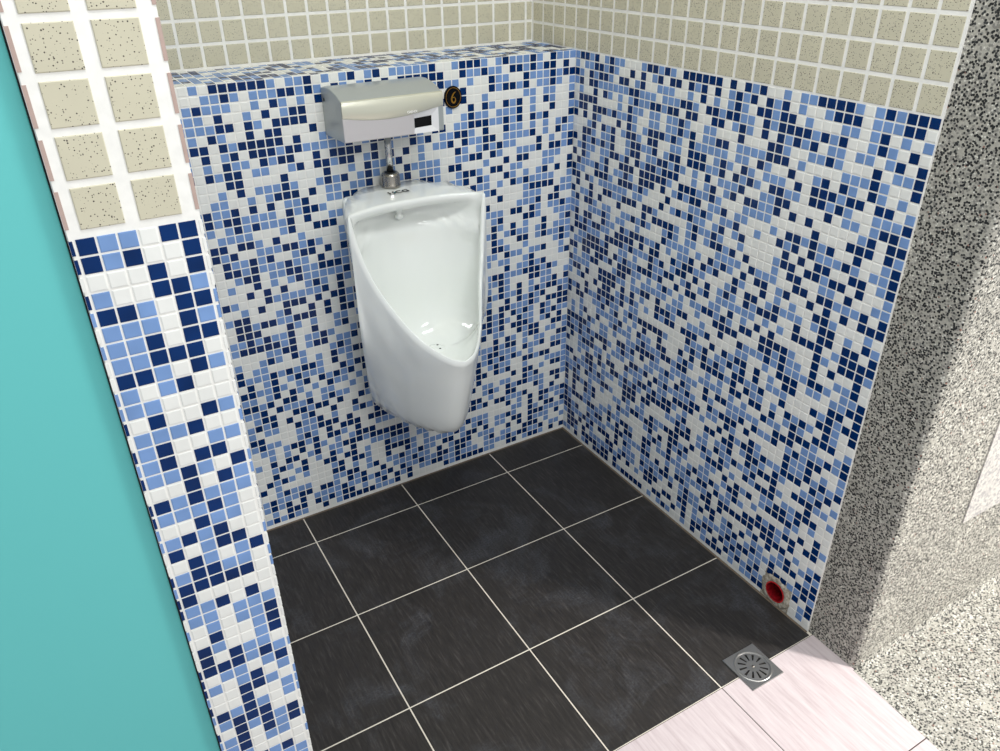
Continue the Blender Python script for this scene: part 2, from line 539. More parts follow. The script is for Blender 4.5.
# ------------------------------------------------------------------ wall_back : mosaic half wall with ledge
def wall_back():
    b = MB()
    b.box((PX0, GD, 0), (0.12, LEDGE, H-GD))
    P = lambda a, z, h: (-a, GD-h, z)          # a runs left from the right corner
    nr, nc = 57, 56
    g = gridcolors(nr, nc)
    lay_chips(g, BACK_CHIPS, 0)
    for r in range(nr):
        zc = 1.1467 - ROW*r
        for c in range(nc):
            ac = .0079 + PITCH*c
            if ac > -PX1 + .01: continue
            z0 = max(zc-TS/2, .003)
            if zc+TS/2 - z0 < .004: continue
            a1 = min(ac+TS/2, -PX1-.001)
            if a1 - (ac-TS/2) < .004: continue
            b.tile(P, ac-TS/2, a1, z0, zc+TS/2, GD, g[r][c])
    T = lambda a, y, h: (-a, y, H-GD+h)
    g = gridcolors(11, 56)
    for r in range(10):
        yc = .0105 + .0203*r
        for c in range(nc):
            ac = .0079 + PITCH*c
            if ac + TS/2 > -PX1: continue
            b.tile(T, ac-TS/2, ac+TS/2, yc-TS/2, min(yc+TS/2, LEDGE-.001), GD, g[r][c])
    return structure(b.build('wall_back', MOSAIC))
wall_back()

# upper beige walls: 50 mm tiles
BP, BT = .0502, .0432
def wall_back_upper():
    b = MB()
    b.box((PX0, LEDGE+.0015, 0.0), (0.12, LEDGE+.12, TOP))
    P = lambda a, z, h: (-a, LEDGE+.0015-h, z)
    for r in range(26):
        z0 = H+.002+BP*r
        for c in range(23):
            a0 = .0015 + (-.028) + BP*c          # a cut piece in the corner
            a1 = a0+BT
            a0 = max(a0, .0015)
            b.tile(P, a0, min(a1, -PX1), z0+.003, z0+BT+.003, .0015, 1, .0014)
    return structure(b.build('wall_back_upper', [M_GROUT, M_BEIGE]))
wall_back_upper()

# ------------------------------------------------------------------ wall_right : mosaic below, beige tile above
PIPE_Y, PIPE_Z, PIPE_R = -.898, .0400, .0278
def wall_right():
    b = MB()
    # grout plane at x = GD with a round hole for the waste pipe, then the body behind it
    ya, yb, za, zb = PIPE_Y-.042, PIPE_Y+.042, 0.0, .085
    ys = [YE, ya, yb, LEDGE+.1]; zs = [za, zb, TOP]
    for i in range(3):
        for j in range(2):
            if i == 1 and j == 0: continue
            b.add([(GD,ys[i],zs[j]),(GD,ys[i+1],zs[j]),(GD,ys[i+1],zs[j+1]),(GD,ys[i],zs[j+1])], [(0,3,2,1)], 0)
    n = 32
    ring, sq = [], []
    for k in range(n):
        t = 2*PI*k/n; cy, cz = math.cos(t), math.sin(t)
        ring.append((GD, PIPE_Y+PIPE_R*cy, PIPE_Z+PIPE_R*cz))
        m = min((.042/abs(cy)) if abs(cy) > 1e-6 else 9, ((zb-PIPE_Z) if cz > 0 else PIPE_Z)/abs(cz) if abs(cz) > 1e-6 else 9)
        sq.append((GD, PIPE_Y+m*cy, PIPE_Z+m*cz))
    b.add(ring+sq, [(k, n+k, n+(k+1) % n, (k+1) % n) for k in range(n)], 4)
    b.add([(GD,YE,0),(.12,YE,0),(.12,YE,TOP),(GD,YE,TOP)], [(0,1,2,3)], 0)
    b.add([(.12,YE,0),(.12,LEDGE+.1,0),(.12,LEDGE+.1,TOP),(.12,YE,TOP)], [(0,1,2,3)], 0)
    b.add([(GD,YE,TOP),(.12,YE,TOP),(.12,LEDGE+.1,TOP),(GD,LEDGE+.1,TOP)], [(0,1,2,3)], 0)
    P = lambda a, z, h: (GD-h, -a, z)
    nr, nc = 57, 50
    g = gridcolors(nr, nc)
    lay_chips(g, RIGHT_CHIPS, nc-1)
    for r in range(nr):
        zc = 1.1467 - ROW*r
        for c in range(nc):
            ac = .9912 - .0200*(nc-1-c)
            z0 = max(zc-TS/2, .004)
            if zc+TS/2-z0 < .004: continue
            dy, dz = -ac-PIPE_Y, zc-PIPE_Z
            if abs(dy) < .046 and zc < .052 or math.hypot(dy, dz*.95) < .040: continue
            b.tile(P, max(ac-TS/2, .001), ac+TS/2, z0, zc+TS/2, GD, g[r][c])
    Q = lambda a, z, h: (GD-h, -a, z)
    for r in range(26):
        z0 = H+.0028+BP*r
        for c in range(25):
            a1 = .996+.0008-BP*c; a0 = a1-BT
            if a1 < -LEDGE+.004: continue
            a0 = max(a0, -LEDGE+.001)
            b.tile(Q, a0, a1, z0, z0+BT, GD, 5, .0009)
    return structure(b.build('wall_right', MOSAIC + [M_MORTAR, M_BEIGE]))
wall_right()

# ------------------------------------------------------------------ wall_outer : terrazzo corner beyond the mosaic
def wall_outer():
    b = MB()
    x = .005
    out = [(x, YE+.0005), (x, YT+.012), (x+.003, YT+.004), (x+.011, YT), (1.6, YT), (1.6, YE+.0005)]
    n = len(out)
    b.add([(p[0], p[1], 0) for p in out] + [(p[0], p[1], TOP) for p in out],
          [(k, k+1, n+k+1, n+k) for k in range(n-1)] + [(n-1, 0, n, 2*n-1)] + [tuple(range(n, 2*n))])
    # cove at the foot of the front face
    st = [(0,0),(-.009,0),(-.004,.006),(0,.016)]
    vs = []
    for X in (.02, 1.6): vs += [(X, YT+d, z) for d, z in st]
    b.add(vs, [(1,5,6,2),(2,6,7,3),(0,1,2,3)])
    o = b.build('wall_outer', M_TERR)
    p = MB(); p.box((.249, YT-.003, .312), (1.6, YT+.004, 2.2))  # thin panel on the front face, speckled in paler tones than the wall
    q = p.build('pale_panel', M_PANEL, o)
    return structure(o)
def pale_terrazzo(name):
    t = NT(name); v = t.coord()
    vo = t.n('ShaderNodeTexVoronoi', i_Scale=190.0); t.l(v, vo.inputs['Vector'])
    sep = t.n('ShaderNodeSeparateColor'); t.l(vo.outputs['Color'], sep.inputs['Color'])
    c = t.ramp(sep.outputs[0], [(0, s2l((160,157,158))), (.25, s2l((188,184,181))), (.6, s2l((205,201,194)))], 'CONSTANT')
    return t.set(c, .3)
M_PANEL = pale_terrazzo('paler_terrazzo')
wall_outer()

# ------------------------------------------------------------------ wall_left : end of the partition, mosaic below, beige above
def wall_left():
    b = MB()
    e = .0045                      # thickness of the side facings whose raw edges show on the end face
    b.box((PX0+.0008, PY+GD, 0), (PX1-.0008, -.0005, TOP))
    P = lambda a, z, h: (a, PY+GD-h, z)
    for r in range(57):
        zc = 1.1435 - .02035*r
        row = PILLAR[r] if r < len(PILLAR) else ''.join(random.choice('NLWW') for _ in range(6))
        z0 = max(zc-.0089, .002)
        if zc+.0089-z0 < .003: continue
        for c in range(6):
            ac = -1.2284 + .02028*c
            b.tile(P, ac-.0089, ac+.0089, z0, zc+.0089, GD, CODE[row[c]])
        # edges of the chips on the two side faces
        for x0 in (PX0, PX1-e*.8):
            b.box((x0, PY+GD*.3, z0+.001), (x0+e*.8, PY+.004, zc+.0079), random.choice((2, 3, 3, 1)) if x0 == PX0 else random.choice((3, 3, 2)))
    for r in range(25):
        z0 = 1.1618 + .0503*r
        for x0 in (-1.2293, -1.1722):
            b.tile(P, x0, x0+.0425, z0, z0+.0425, .0014, 5, .0009)
        for x0 in (PX0+.0002, PX1-.0042):
            b.box((x0, PY+GD*.2, z0+.002), (x0+.0040, PY+.005, z0+.041), 4)
    # mosaic and beige tile on the face towards the basin
    g = gridcolors(57, 44)
    S = lambda a, z, h: (PX1-.0008+h, -a, z)
    for r in range(57):
        zc = 1.1467-ROW*r; z0 = max(zc-TS/2, .003)
        if zc+TS/2-z0 < .003: continue
        for c in range(42):
            ac = .853-PITCH*c
            b.add([S(ac-TS/2,z0,.0008),S(ac+TS/2,z0,.0008),S(ac+TS/2,zc+TS/2,.0008),S(ac-TS/2,zc+TS/2,.0008)], [(0,1,2,3)], g[r][c])
    for r in range(25):
        z0 = 1.1618+.0503*r
        for c in range(16):
            a0 = .815-BP*c
            b.add([S(a0,z0,.0008),S(a0+BT,z0,.0008),S(a0+BT,z0+BT,.0008),S(a0,z0+BT,.0008)], [(0,1,2,3)], 5)
    return structure(b.build('wall_left', MOSAIC + [M_CLAY, M_BEIGE]))
wall_left()

# ------------------------------------------------------------------ door_1 : turquoise panel beside the partition
DY = PY+.013
def door():
    b = MB(); b.box((-2.05, DY, .06), (PX0-.0020, DY+.028, 2.05))
    o = bevel(b.build('door_1', M_TEAL), .0015, 2)
    g = MB(); g.box((PX0-.0020, DY+.003, .06), (PX0-.0002, DY+.027, 2.05))  # narrow dark strip in the gap between door and partition
    g.build('gap_strip', M_DARK, o)
    return structure(o)
door()

# ------------------------------------------------------------------ floor
def floor():
    b = MB()
    y1, y2 = -1.0118, -2.6
    b.add([(-2.3,.02,-GD),(.02,.02,-GD),(.02,y1,-GD),(-2.3,y1,-GD)], [(3,2,1,0)], 0)
    b.add([(-2.3,y1,-GD),(.02,y1,-GD),(.02,y2,-GD),(-2.3,y2,-GD)], [(3,2,1,0)], 1)
    P = lambda x, y, h: (x, y, -GD+h)
    xs = [0.0]; x = -.279
    while x > -2.4: xs.append(x); x -= .2995
    ys = [0.0, -.1132, -.4122, -.7112, y1]
    g = .0016
    for i in range(len(xs)-1):
        for j in range(len(ys)-1):
            b.tile(P, xs[i+1]+g, xs[i]-(g if i else .002), ys[j+1]+g, ys[j]-(g if j else .002), GD, 2, .0006)
    ys = [y1, -1.311, -1.61, -1.91, -2.21, -2.51]
    for i in range(len(xs)-1):
        for j in range(len(ys)-1):
            b.tile(P, xs[i+1]+.0009, xs[i]-(.0009 if i else -.006), ys[j+1]+.0009, ys[j]-.0014, GD, 3, .0005)
    # terrazzo ground beyond the tiles
    b.add([(.0014,YT+.001,.0004),(1.6,YT+.001,.0004),(1.6,y2,.0004),(-.1105,y2,.0004),(.0014,YT+.001,-.003),(-.1105,y2,-.003)], [(3,2,1,0),(0,4,5,3)], 4)
    b.box((-2.3, y2, -.06), (1.6, .02, -.004), 0)
    return structure(b.build('floor', [M_FGROUT, M_DGROUT, M_SLATE, M_PALE, M_TERR]))
floor()

def fillet():
    """mortar bead where the walls meet the floor"""
    w, h = .0025, .003
    b = MB()
    b.add([(PX1,0,0),(0,0,0),(0,0,h),(PX1,0,h),(PX1,-w,0),(-w,-w,0)], [(4,5,2,3),(0,4,3)])
    structure(b.build('baseboard_back', M_FILLET))
    b = MB()
    b.add([(0,0,0),(0,YE,0),(0,YE,h),(0,0,h),(-w*1.4,-w,0),(-w*1.4,YE,0)], [(5,4,3,2),(1,5,2)])
    structure(b.build('baseboard_right', M_FILLET))
fillet()

# ------------------------------------------------------------------ urinal
UX = -.540
def cr(pts, n):
    """Catmull-Rom through pts (tuples), n samples by arc length"""
    Pn = [Vector(p) for p in pts]
    Pn = [Pn[0]*2-Pn[1]] + Pn + [Pn[-1]*2-Pn[-2]]
    dense = []
    for i in range(1, len(Pn)-2):
        p0, p1, p2, p3 = Pn[i-1:i+3]
        d0, d1, d2 = (max((b-a).length, 1e-7)**.5 for a, b in ((p0,p1),(p1,p2),(p2,p3)))
        m1 = ((p1-p0)/d0-(p2-p0)/(d0+d1)+(p2-p1)/d1)*d1          # centripetal, does not overshoot
        m2 = ((p2-p1)/d1-(p3-p1)/(d1+d2)+(p3-p2)/d2)*d1
        for k in range(24):
            t = k/24
            dense.append((2*p1-2*p2+m1+m2)*t**3+(-3*p1+3*p2-2*m1-m2)*t*t+m1*t+p1)
    dense.append(Pn[-2])
    L = [0]
    for a, b in zip(dense, dense[1:]): L.append(L[-1]+(b-a).length)
    out = []; j = 0
    for k in range(n):
        s = L[-1]*k/(n-1)
        while j < len(L)-2 and L[j+1] < s: j += 1
        t = (s-L[j])/max(L[j+1]-L[j], 1e-9)
        out.append(dense[j].lerp(dense[j+1], min(t, 1)))
    return out

def urinal():
    t = thing('urinal', 'white ceramic wall-hung urinal below the silver box on the mosaic wall', 'urinal', (UX, 0, .32))
    ZT, ZB = .887, .340
    # right half of the rim: corner -> lip
    half = cr([(.171,-.174,ZT),(.166,-.178,.85),(.157,-.188,.80),(.1435,-.206,.75),(.123,-.234,.70),(.0965,-.278,.65),(.076,-.311,.622),(.0505,-.346,.600),(.025,-.369,.5855),(0,-.377,.5795)], 40)
    botH = cr([(.119,-.056),(.113,-.100),(.102,-.150),(.085,-.200),(.067,-.236),(.044,-.271),(.027,-.289),(.012,-.299),(0,-.301)], 40)
    mir = lambda L: [Vector((-p.x,)+tuple(p)[1:]) for p in L]
    rim = half + mir(half)[::-1][1:]          # right corner -> lip -> left corner   (79)
    bot = botH + mir(botH)[::-1][1:]
    K1 = len(rim)
    # hood front edge: left corner -> right corner (concave arc), top outline: left corner -> wall -> right corner
    hoodH = cr([(-.171,-.174),(-.155,-.160),(-.112,-.141),(-.07,-.131),(-.03,-.128),(0,-.128)], 20)
    hood = hoodH + [Vector((-p.x, p.y)) for p in hoodH[::-1][1:]]     # 39
    topH = cr([(-.171,-.174),(-.167,-.150),(-.155,-.113),(-.141,-.080),(-.122,-.050),(-.098,-.022),(-.066,-.003),(-.03,-.0005),(0,-.0005)], 20)
    top = topH + [Vector((-p.x, p.y)) for p in topH[::-1][1:]]
    wallH = cr([(-.119,-.056),(-.119,-.042),(-.112,-.024),(-.092,-.006),(-.06,-.0005),(0,-.0005)], 20)
    wall = wallH + [Vector((-p.x, p.y)) for p in wallH[::-1][1:]]
    K2 = len(hood)
    cols = []
    NO, NI = 22, 26
    cen = Vector((0, -.17))
    th = .010
    def dish(z):                            # how far a wall has curved in towards the floor at height z
        f = max(0, min(1, (z-.520)/(.600-.520))); return 1-math.sqrt(1-(1-f)**2) if f < 1 else 0
    def spline(pts, n):
        return cr(pts, n)
    # cavity floor loop
    FLz, FLc = .520, Vector((0, -.165))
    n_all = K1 + K2 - 2
    loops = [('r', i) for i in range(K1)] + [('h', i) for i in range(1, K2-1)]
    for kind, i in loops:
        if kind == 'r':
            p = rim[i]; q = bot[i]
            d = Vector((p.x*1.0, (p.y+.10)*1.0)); d = d.normalized() if d.length > 1e-6 else Vector((0,-1))
            # thickness direction: inwards
            inn = Vector((p.x, p.y)) - d*th
            w = p.z-ZB
            O = [Vector((p.x, p.y, p.z-.0006)) - Vector((d.x, d.y, 0))*.0014,
                 Vector((p.x, p.y, p.z-.003))]
            # outer wall: keeps the plan shape high up, tapers to the foot
            m = []
            for u in (.12, .3, .5, .7, .88):
                z = (p.z-.003) - u*(w-.015)
                zz = (z-ZB)/(.60-ZB); f = max(0, min(1, zz)); f = f**.85
                m.append(Vector((q.x+(p.x-q.x)*f, q.y+(p.y-q.y)*f, z)))
            O += m
            O += [Vector((q.x*1.0, q.y, ZB+.010)), Vector((q.x*.99, q.y*.993-.001, ZB+.0035)), Vector((q.x*.955, q.y*.965-.004, ZB)), Vector((q.x*.5, q.y*.5-.06, ZB-.001)), Vector((0,-.12,ZB-.001))]
            I = [Vector((p.x, p.y, p.z-.0004)) - Vector((d.x, d.y, 0))*.0072,
                 Vector((inn.x, inn.y, p.z-.004))]
            fl = Vector((FLc.x + d.x*.055, FLc.y + d.y*.07))
            zf = FLz
            zs = [p.z-.004-(p.z-.004-.585)*u for u in (.35, .7)] if p.z > .62 else []
            zs += [z for z in (.60, .575, .553, .536, .525) if z < p.z-.008] + [zf]
            for z in zs:
                xy = inn.lerp(fl, dish(z)); I.append(Vector((xy.x, xy.y, z)))
            I += [Vector((FLc.x + d.x*.025, FLc.y + d.y*.03, FLz-.006)), Vector((FLc.x, FLc.y, FLz-.008))]
            start = Vector((p.x, p.y, p.z+.0012)) - Vector((d.x, d.y, 0))*.0042
        else:
            h = hood[i]; tp = top[i]; wl = wall[i]; zr = ZT + .009*max(0, min(1, (.182+tp.y)/.11))
            start = Vector((h.x, h.y+.004, ZT+.0006))
            O = [Vector((h.x, h.y+.007, ZT+.001))]
            for u in (.25, .5, .75):
                xy = Vector((h.x, h.y+.007)).lerp(tp, u); O.append(Vector((xy.x*.99, xy.y, ZT+.001+(zr-ZT)*u)))
            O += [Vector((tp.x*.965, tp.y*.965 if tp.y < -.02 else min(tp.y-.004,-.004), zr)), Vector((tp.x, tp.y, zr-.006))]
            for u in (.3, .6):
                xy = tp.lerp(wl, u); O.append(Vector((xy.x, xy.y, ZT-.006-(ZT-ZB-.02)*u)))
            O += [Vector((wl.x, wl.y, ZB+.016)), Vector((wl.x*.985, wl.y, ZB+.004)), Vector((wl.x*.5, -.06, ZB-.001)), Vector((0,-.12,ZB-.001))]
            s = min(1, abs(h.x)/.171)
            I = [Vector((h.x*.995, h.y-.0005, ZT-.004)), Vector((h.x*.985, h.y+.002, ZT-.014)), Vector((h.x*.965, h.y+.010, ZT-.022))]
            by = -.050 - .112*s**2.6           # back of the bowl, rounded into the sides
            bx = h.x*.945
            I += [Vector((bx, by-.006, ZT-.029)), Vector((bx, by, ZT-.038)), Vector((bx, by, ZT-.058)), Vector((bx, by-.001, ZT-.066)), Vector((bx*.995, by-.012-.008*(1-s), ZT-.069)), Vector((bx*.985, by-.016-.008*(1-s), ZT-.10))]
            B = Vector((bx, by)); sg = 1 if h.x > 0 else -1
            fs_ = Vector((FLc.x + sg*.917*.055, FLc.y-.397*.07)); w4 = s**4
            for z, sc, dy in ((.78,.97,-.020), (.70,.95,-.026), (.63,.91,-.032), (.585,.84,-.039), (.553,.71,-.050), (.536,.58,-.061), (.525,.46,-.073)):
                mid = Vector((bx*sc, by+dy)); side = B.lerp(fs_, dish(z)); q2 = mid.lerp(side, w4)
                I.append(Vector((q2.x, q2.y, z)))
            lo = Vector((FLc.x + h.x*.2, FLc.y+.024)).lerp(Vector((FLc.x + sg*.023, FLc.y-.012)), w4)
            I += [Vector((lo.x, lo.y, FLz-.0058)), Vector((FLc.x, FLc.y, FLz-.008))]
        oc = spline(O, NO); ic = spline(I, NI)
        cols.append(oc[::-1] + [start] + ic)
    NR = NO+NI+1
    N = len(cols)
    vs = [Vector((v.x+UX, v.y, v.z)) for c in cols for v in c]
    fs = []
    for k in range(N):
        k2 = (k+1) % N
        for j in range(NR-1):
            fs.append((k*NR+j, k2*NR+j, k2*NR+j+1, k*NR+j+1))
    body = obj('bowl_body', vs, fs, M_CERAMIC, t, True)
    bm = bmesh.new(); bm.from_mesh(body.data)
    bmesh.ops.remove_doubles(bm, verts=bm.verts, dist=.0003)
    bmesh.ops.recalc_face_normals(bm, faces=bm.faces)
    bm.to_mesh(body.data); bm.free()
    for p in body.data.polygons: p.use_smooth = True
    # fixing plate against the wall behind the top corners
    out = []
    for cx, cz, a0 in ((.104,.866,0),(-.104,.866,90),(-.104,.80,180),(.104,.80,270)):
        for k in range(6):
            a = math.radians(a0+90*k/5); out.append((UX-.004+cx+.014*math.cos(a), cz+.014*math.sin(a)))
    n = len(out)
    b = obj('fixing_plate', [(x,-.0002,z) for x,z in out]+[(x,-.012,z) for x,z in out],
            [(k,(k+1)%n,n+(k+1)%n,n+k) for k in range(n)]+[tuple(range(n,2*n))], M_CERAMIC, t)
    recalc(b); bevel(b, .003, 2)
    # water spreader under the hood
    v, f = lathe([(.0,.012),(.006,.012),(.0085,.006),(.0085,-.004),(.006,-.010),(.0095,-.014),(.011,-.020),(.007,-.024),(0,-.025)], 20, cap=False)
    o = obj('water_spreader', [(x+UX-.006, y-.066, z+.851) for x,y,z in v], f, M_CERAMIC, t, True)
    v, f = [], []
    # strainer: shallow disc with dark holes
    sx, sy, sz = UX+.022, -.172, FLz-.0050
    v, f = lathe([(0,.0035),(.017,.003),(.024,.0015),(.027,-.002)], 28, cap=False)
    st = obj('strainer', [(x+sx,y+sy,z+sz) for x,y,z in v], f, M_CERAMIC, t, True)
    for k, (dx, dy) in enumerate(((-.013,.002),(.009,.012),(.006,-.009))):
        v, f = lathe([(.0028,0),(.0028,.0006)], 12)
        obj('drain_hole', [(x+sx+dx,y+sy+dy,z+sz+.0030) for x,y,z in v], f, M_LOGO, st)
    # small printed maker's mark on the top
    def text(name, s, size, loc, mat, parent, rot, ext=.0002):
        cu = bpy.data.curves.new(name, 'FONT'); cu.body = s; cu.size = size; cu.extrude = ext; cu.offset = size*.018; cu.align_x = 'CENTER'; cu.align_y = 'CENTER'
        tmp = bpy.data.objects.new(name, cu); C.objects.link(tmp)
        dg = bpy.context.evaluated_depsgraph_get()
        me = bpy.data.meshes.new_from_object(tmp.evaluated_get(dg)); me.name = name
        bpy.data.objects.remove(tmp); bpy.data.curves.remove(cu)
        me.materials.clear(); me.materials.append(mat)
        o = bpy.data.objects.new(name, me); C.objects.link(o)
        R3 = Matrix.Translation(loc) @ rot
        me.transform(R3)
        o.parent = parent; o.matrix_parent_inverse = Matrix.Translation(parent.location).inverted()
        return o
    mk = text('printed_mark', 'HCG', .024, Vector((UX-.006, -.073, ZT+.0070)), M_LOGO, t, Matrix.Identity(4))
    v, f = lathe([(.0032,0),(.0032,.0004)], 4)
    obj('teal_dot', [(x+UX-.0158,y-.073,z+ZT+.0070) for x,y,z in v], f, M_LTEAL, mk)
    return t, text
ur, text = urinal()

# ------------------------------------------------------------------ flush pipe between box and urinal
FX, FY = -.5440, -.0265
def flush_pipe():
    t = thing('flush_pipe', 'short chrome pipe with a nickel nut joining the silver box to the urinal', 'pipe', (FX, FY, .896))
    v, f = lathe([(.0082,0.9225),(.0082,1.032)], 24)
    obj('pipe', [(x+FX,y+FY,z) for x,y,z in v], f, M_CHROME, t, True)
    v, f = lathe([(.0225,0.8960),(.0228,0.8975),(.0228,0.9010),(.0218,0.9025),(.0218,0.9215),(.0205,0.9265),(.0175,0.9295),(.0150,0.9300),(.0135,0.9265),(.0090,0.9265)], 40)
    o = obj('spud_nut', [(x+FX,y+FY,z) for x,y,z in v], f, M_NICKEL, t, True)
    v, f = lathe([(.0084,0.9267),(.0132,0.9267),(.0128,0.9285),(.0105,0.9305),(.0084,0.931)], 28, cap=False)
    obj('rubber_cone', [(x+FX,y+FY,z) for x,y,z in v], f, M_DARK, t, True)
    v, f = lathe([(.0145,1.026),(.0145,1.0315)], 28)
    obj('collar', [(x+FX,y+FY,z) for x,y,z in v], f, M_CHROME, t, True)
flush_pipe()

# ------------------------------------------------------------------ sensor flush box
def sensor_box():
    X0, X1 = -.681, -.4455
    t = thing('flush_sensor_box', 'silver box with a black sensor window on the mosaic wall above the urinal', 'flush sensor', ((X0+X1)/2, 0, 1.03))
    YF = -.122
    # shell : side profile swept along x
    prof = [(-.0003,1.129),(-.020,1.1335),(-.045,1.1345),(-.070,1.132),(-.095,1.1265),(YF,1.1165),(YF,1.0325),(-.105,1.0305),(-.0003,1.027)]
    n = len(prof)
    vs = [(X0,y,z) for y,z in prof]+[(X1,y,z) for y,z in prof]
    fs = [(k,(k+1)%n,n+(k+1)%n,n+k) for k in range(n)]+[tuple(range(n))[::-1], tuple(range(n,2*n))]
    o = obj('shell', vs, fs, M_SILVER, t); recalc(o); bevel(o, .003, 3, 40)
    # lower edge of the upper cover
    cp = [(-.681,1.083),(-.644,1.0768),(-.61,1.0735),(-.576,1.0728),(-.54,1.0745),(-.519,1.0765),(-.492,1.0800),(-.4455,1.0865)]
    def cz(x):
        for (a,b),(c,d) in zip(cp, cp[1:]):
            if a <= x <= c: 
                u = (x-a)/(c-a); return b+(d-b)*u
        return cp[-1][1]
    NX = 40
    xs = [X0+(X1-X0)*k/NX for k in range(NX+1)]
    def zc(x): return sum(cz(min(max(x+d, X0), X1)) for d in (-.012,-.006,0,.006,.012))/5
    bulge = lambda x: .0035*(1-((x-(X0+X1)/2)/((X1-X0)/2))**2)
    yf = lambda x: YF-.0045-bulge(x)
    vs, fs = [], []
    # upper cover, a bowed panel with its own thickness
    rows = lambda x: [(YF+.001, 1.1168), (yf(x)+.003, 1.1163), (yf(x), 1.1130), (yf(x), (1.113+zc(x))/2), (yf(x), zc(x)+.0015), (yf(x)+.0012, zc(x)), (YF+.001, zc(x))]
    m = 7
    for x in xs: vs += [(x, y, z) for y, z in rows(x)]
    for k in range(NX):
        for j in range(m-1): fs.append((k*m+j, (k+1)*m+j, (k+1)*m+j+1, k*m+j+1))
    fs += [tuple(range(m)), tuple(NX*m+j for j in range(m))[::-1]]
    o = obj('upper_cover', vs, fs, M_CHAMP, t, True); recalc(o)
    o.modifiers.new('e', 'EDGE_SPLIT').split_angle = math.radians(50)
    # lower panel left of the sensor
    XA, XB = -.5195, -.4625
    yl = YF-.0030
    def panel(name, xa, xb, mat, nx):
        vs, fs = [], []
        for k in range(nx+1):
            x = xa+(xb-xa)*k/nx; y = yl-bulge(x)*.8
            vs += [(x,YF+.001,zc(x)),(x,y,zc(x)),(x,y,1.0345),(x,y+.0015,1.0325),(x,YF+.001,1.0320)]
        for k in range(nx):
            for j in range(4): fs.append((k*5+j,(k+1)*5+j,(k+1)*5+j+1,k*5+j+1))
        fs += [(0,1,2,3,4), tuple(nx*5+j for j in (4,3,2,1,0))]
        o = obj(name, vs, fs, mat, t); recalc(o); return o
    panel('lower_panel', X0, XA, M_LSILV, 24)
    panel('end_panel', XB+.004, X1, M_SILVER, 4)
    # sensor surround : sloping sides round a black window
    y0 = yl-bulge(-.49)*.8; y1 = YF-.0004
    oa = [(XA,1.0332),(XB+.004,1.0332),(XB+.004,zc(XB+.004)),(XA,zc(XA))]
    ia = [(-.5160,1.0450),(-.4750,1.0465),(-.4745,1.0680),(-.5160,1.0655)]
    vs = [(x,y0,z) for x,z in oa]+[(x,y1,z) for x,z in ia]+[(x,YF+.002,z) for x,z in oa]
    fs = [(0,1,5,4),(1,2,6,5),(2,3,7,6),(3,0,4,7),(0,8,9,1),(1,9,10,2),(2,10,11,3),(3,11,8,0)]
    o = obj('sensor_surround', vs, fs, M_FRAME, t); recalc(o)
    vs = [(x,y1-.0006,z) for x,z in ia]+[(x,YF+.001,z) for x,z in ia]
    o = obj('sensor_window', vs, [(0,1,2,3),(0,4,5,1),(1,5,6,2),(2,6,7,3),(3,7,4,0)], M_BLACK, t); recalc(o)
    rot = Matrix.Rotation(PI/2, 4, 'X')
    text('printed_lettering', 'CAENIX', .0068, Vector((-.523, yf(-.523)-.0004, 1.0815)), M_WPRINT, t, rot)
    # screw on the left side
    v, f = lathe([(.0035,0),(.0035,.0012),(.002,.0016)], 14)
    obj('side_screw', [(X0-z,-.018+y,1.106+x) for x,y,z in v], f, M_DARK, t)
sensor_box()

# ------------------------------------------------------------------ number plaque
def plaque():
    px, pz, rx, rz = -.3575, 1.0762, .0232, .0260
    t = thing('number_plaque', 'black oval number plaque with a gold figure six on the mosaic wall', 'number sign', (px, 0, pz))
    def oval(prof, n=48):
        vs, fs = [], []
        for s, h in prof:
            for k in range(n):
                a = 2*PI*k/n; vs.append((px+rx*s*math.cos(a), -h, pz+rz*s*math.sin(a)))
        for j in range(len(prof)-1):
            for k in range(n): fs.append((j*n+k, j*n+(k+1)%n, (j+1)*n+(k+1)%n, (j+1)*n+k))
        return vs, fs, n
    vs, fs, n = oval([(1,-.0004),(1,.0035),(.965,.0045)])
    fs.append(tuple(2*n+k for k in range(n)))
    o = obj('disc', vs, fs, M_BLACK, t); recalc(o)
    vs, fs, n = oval([(.87,.0045),(.86,.0051),(.83,.0051),(.82,.0045)])
    o = obj('gold_ring', vs, fs, M_GOLD, t); recalc(o)
    # figure six: tapered stroke
    pts = cr([(.0058,.0125),(.0015,.0095),(-.0030,.0030),(-.0048,-.0045),(-.0030,-.0105),(.0008,-.0122),(.0048,-.0090),(.0052,-.0035),(.0020,.0005),(-.0020,-.0008),(-.0042,-.0045)], 60)
    wd = lambda u: .0006+.0013*math.sin(PI*min(1, u*1.25))**.8 if u < .8 else .0007
    vs, fs = [], []
    for k, p in enumerate(pts):
        a = pts[max(0,k-1)]; b = pts[min(len(pts)-1,k+1)]; d = (b-a).normalized(); nn = Vector((-d.y, d.x))
        w = wd(k/59)
        for s, h in ((1,.0044),(1,.0054),(-1,.0054),(-1,.0044)):
            q = p+nn*w*s; vs.append((px+q.x, -h, pz+q.y))
    for k in range(59):
        for j in range(3): fs.append((k*4+j,(k+1)*4+j,(k+1)*4+j+1,k*4+j+1))
    o = obj('figure_six', vs, fs, M_GOLD, t); recalc(o)
plaque()

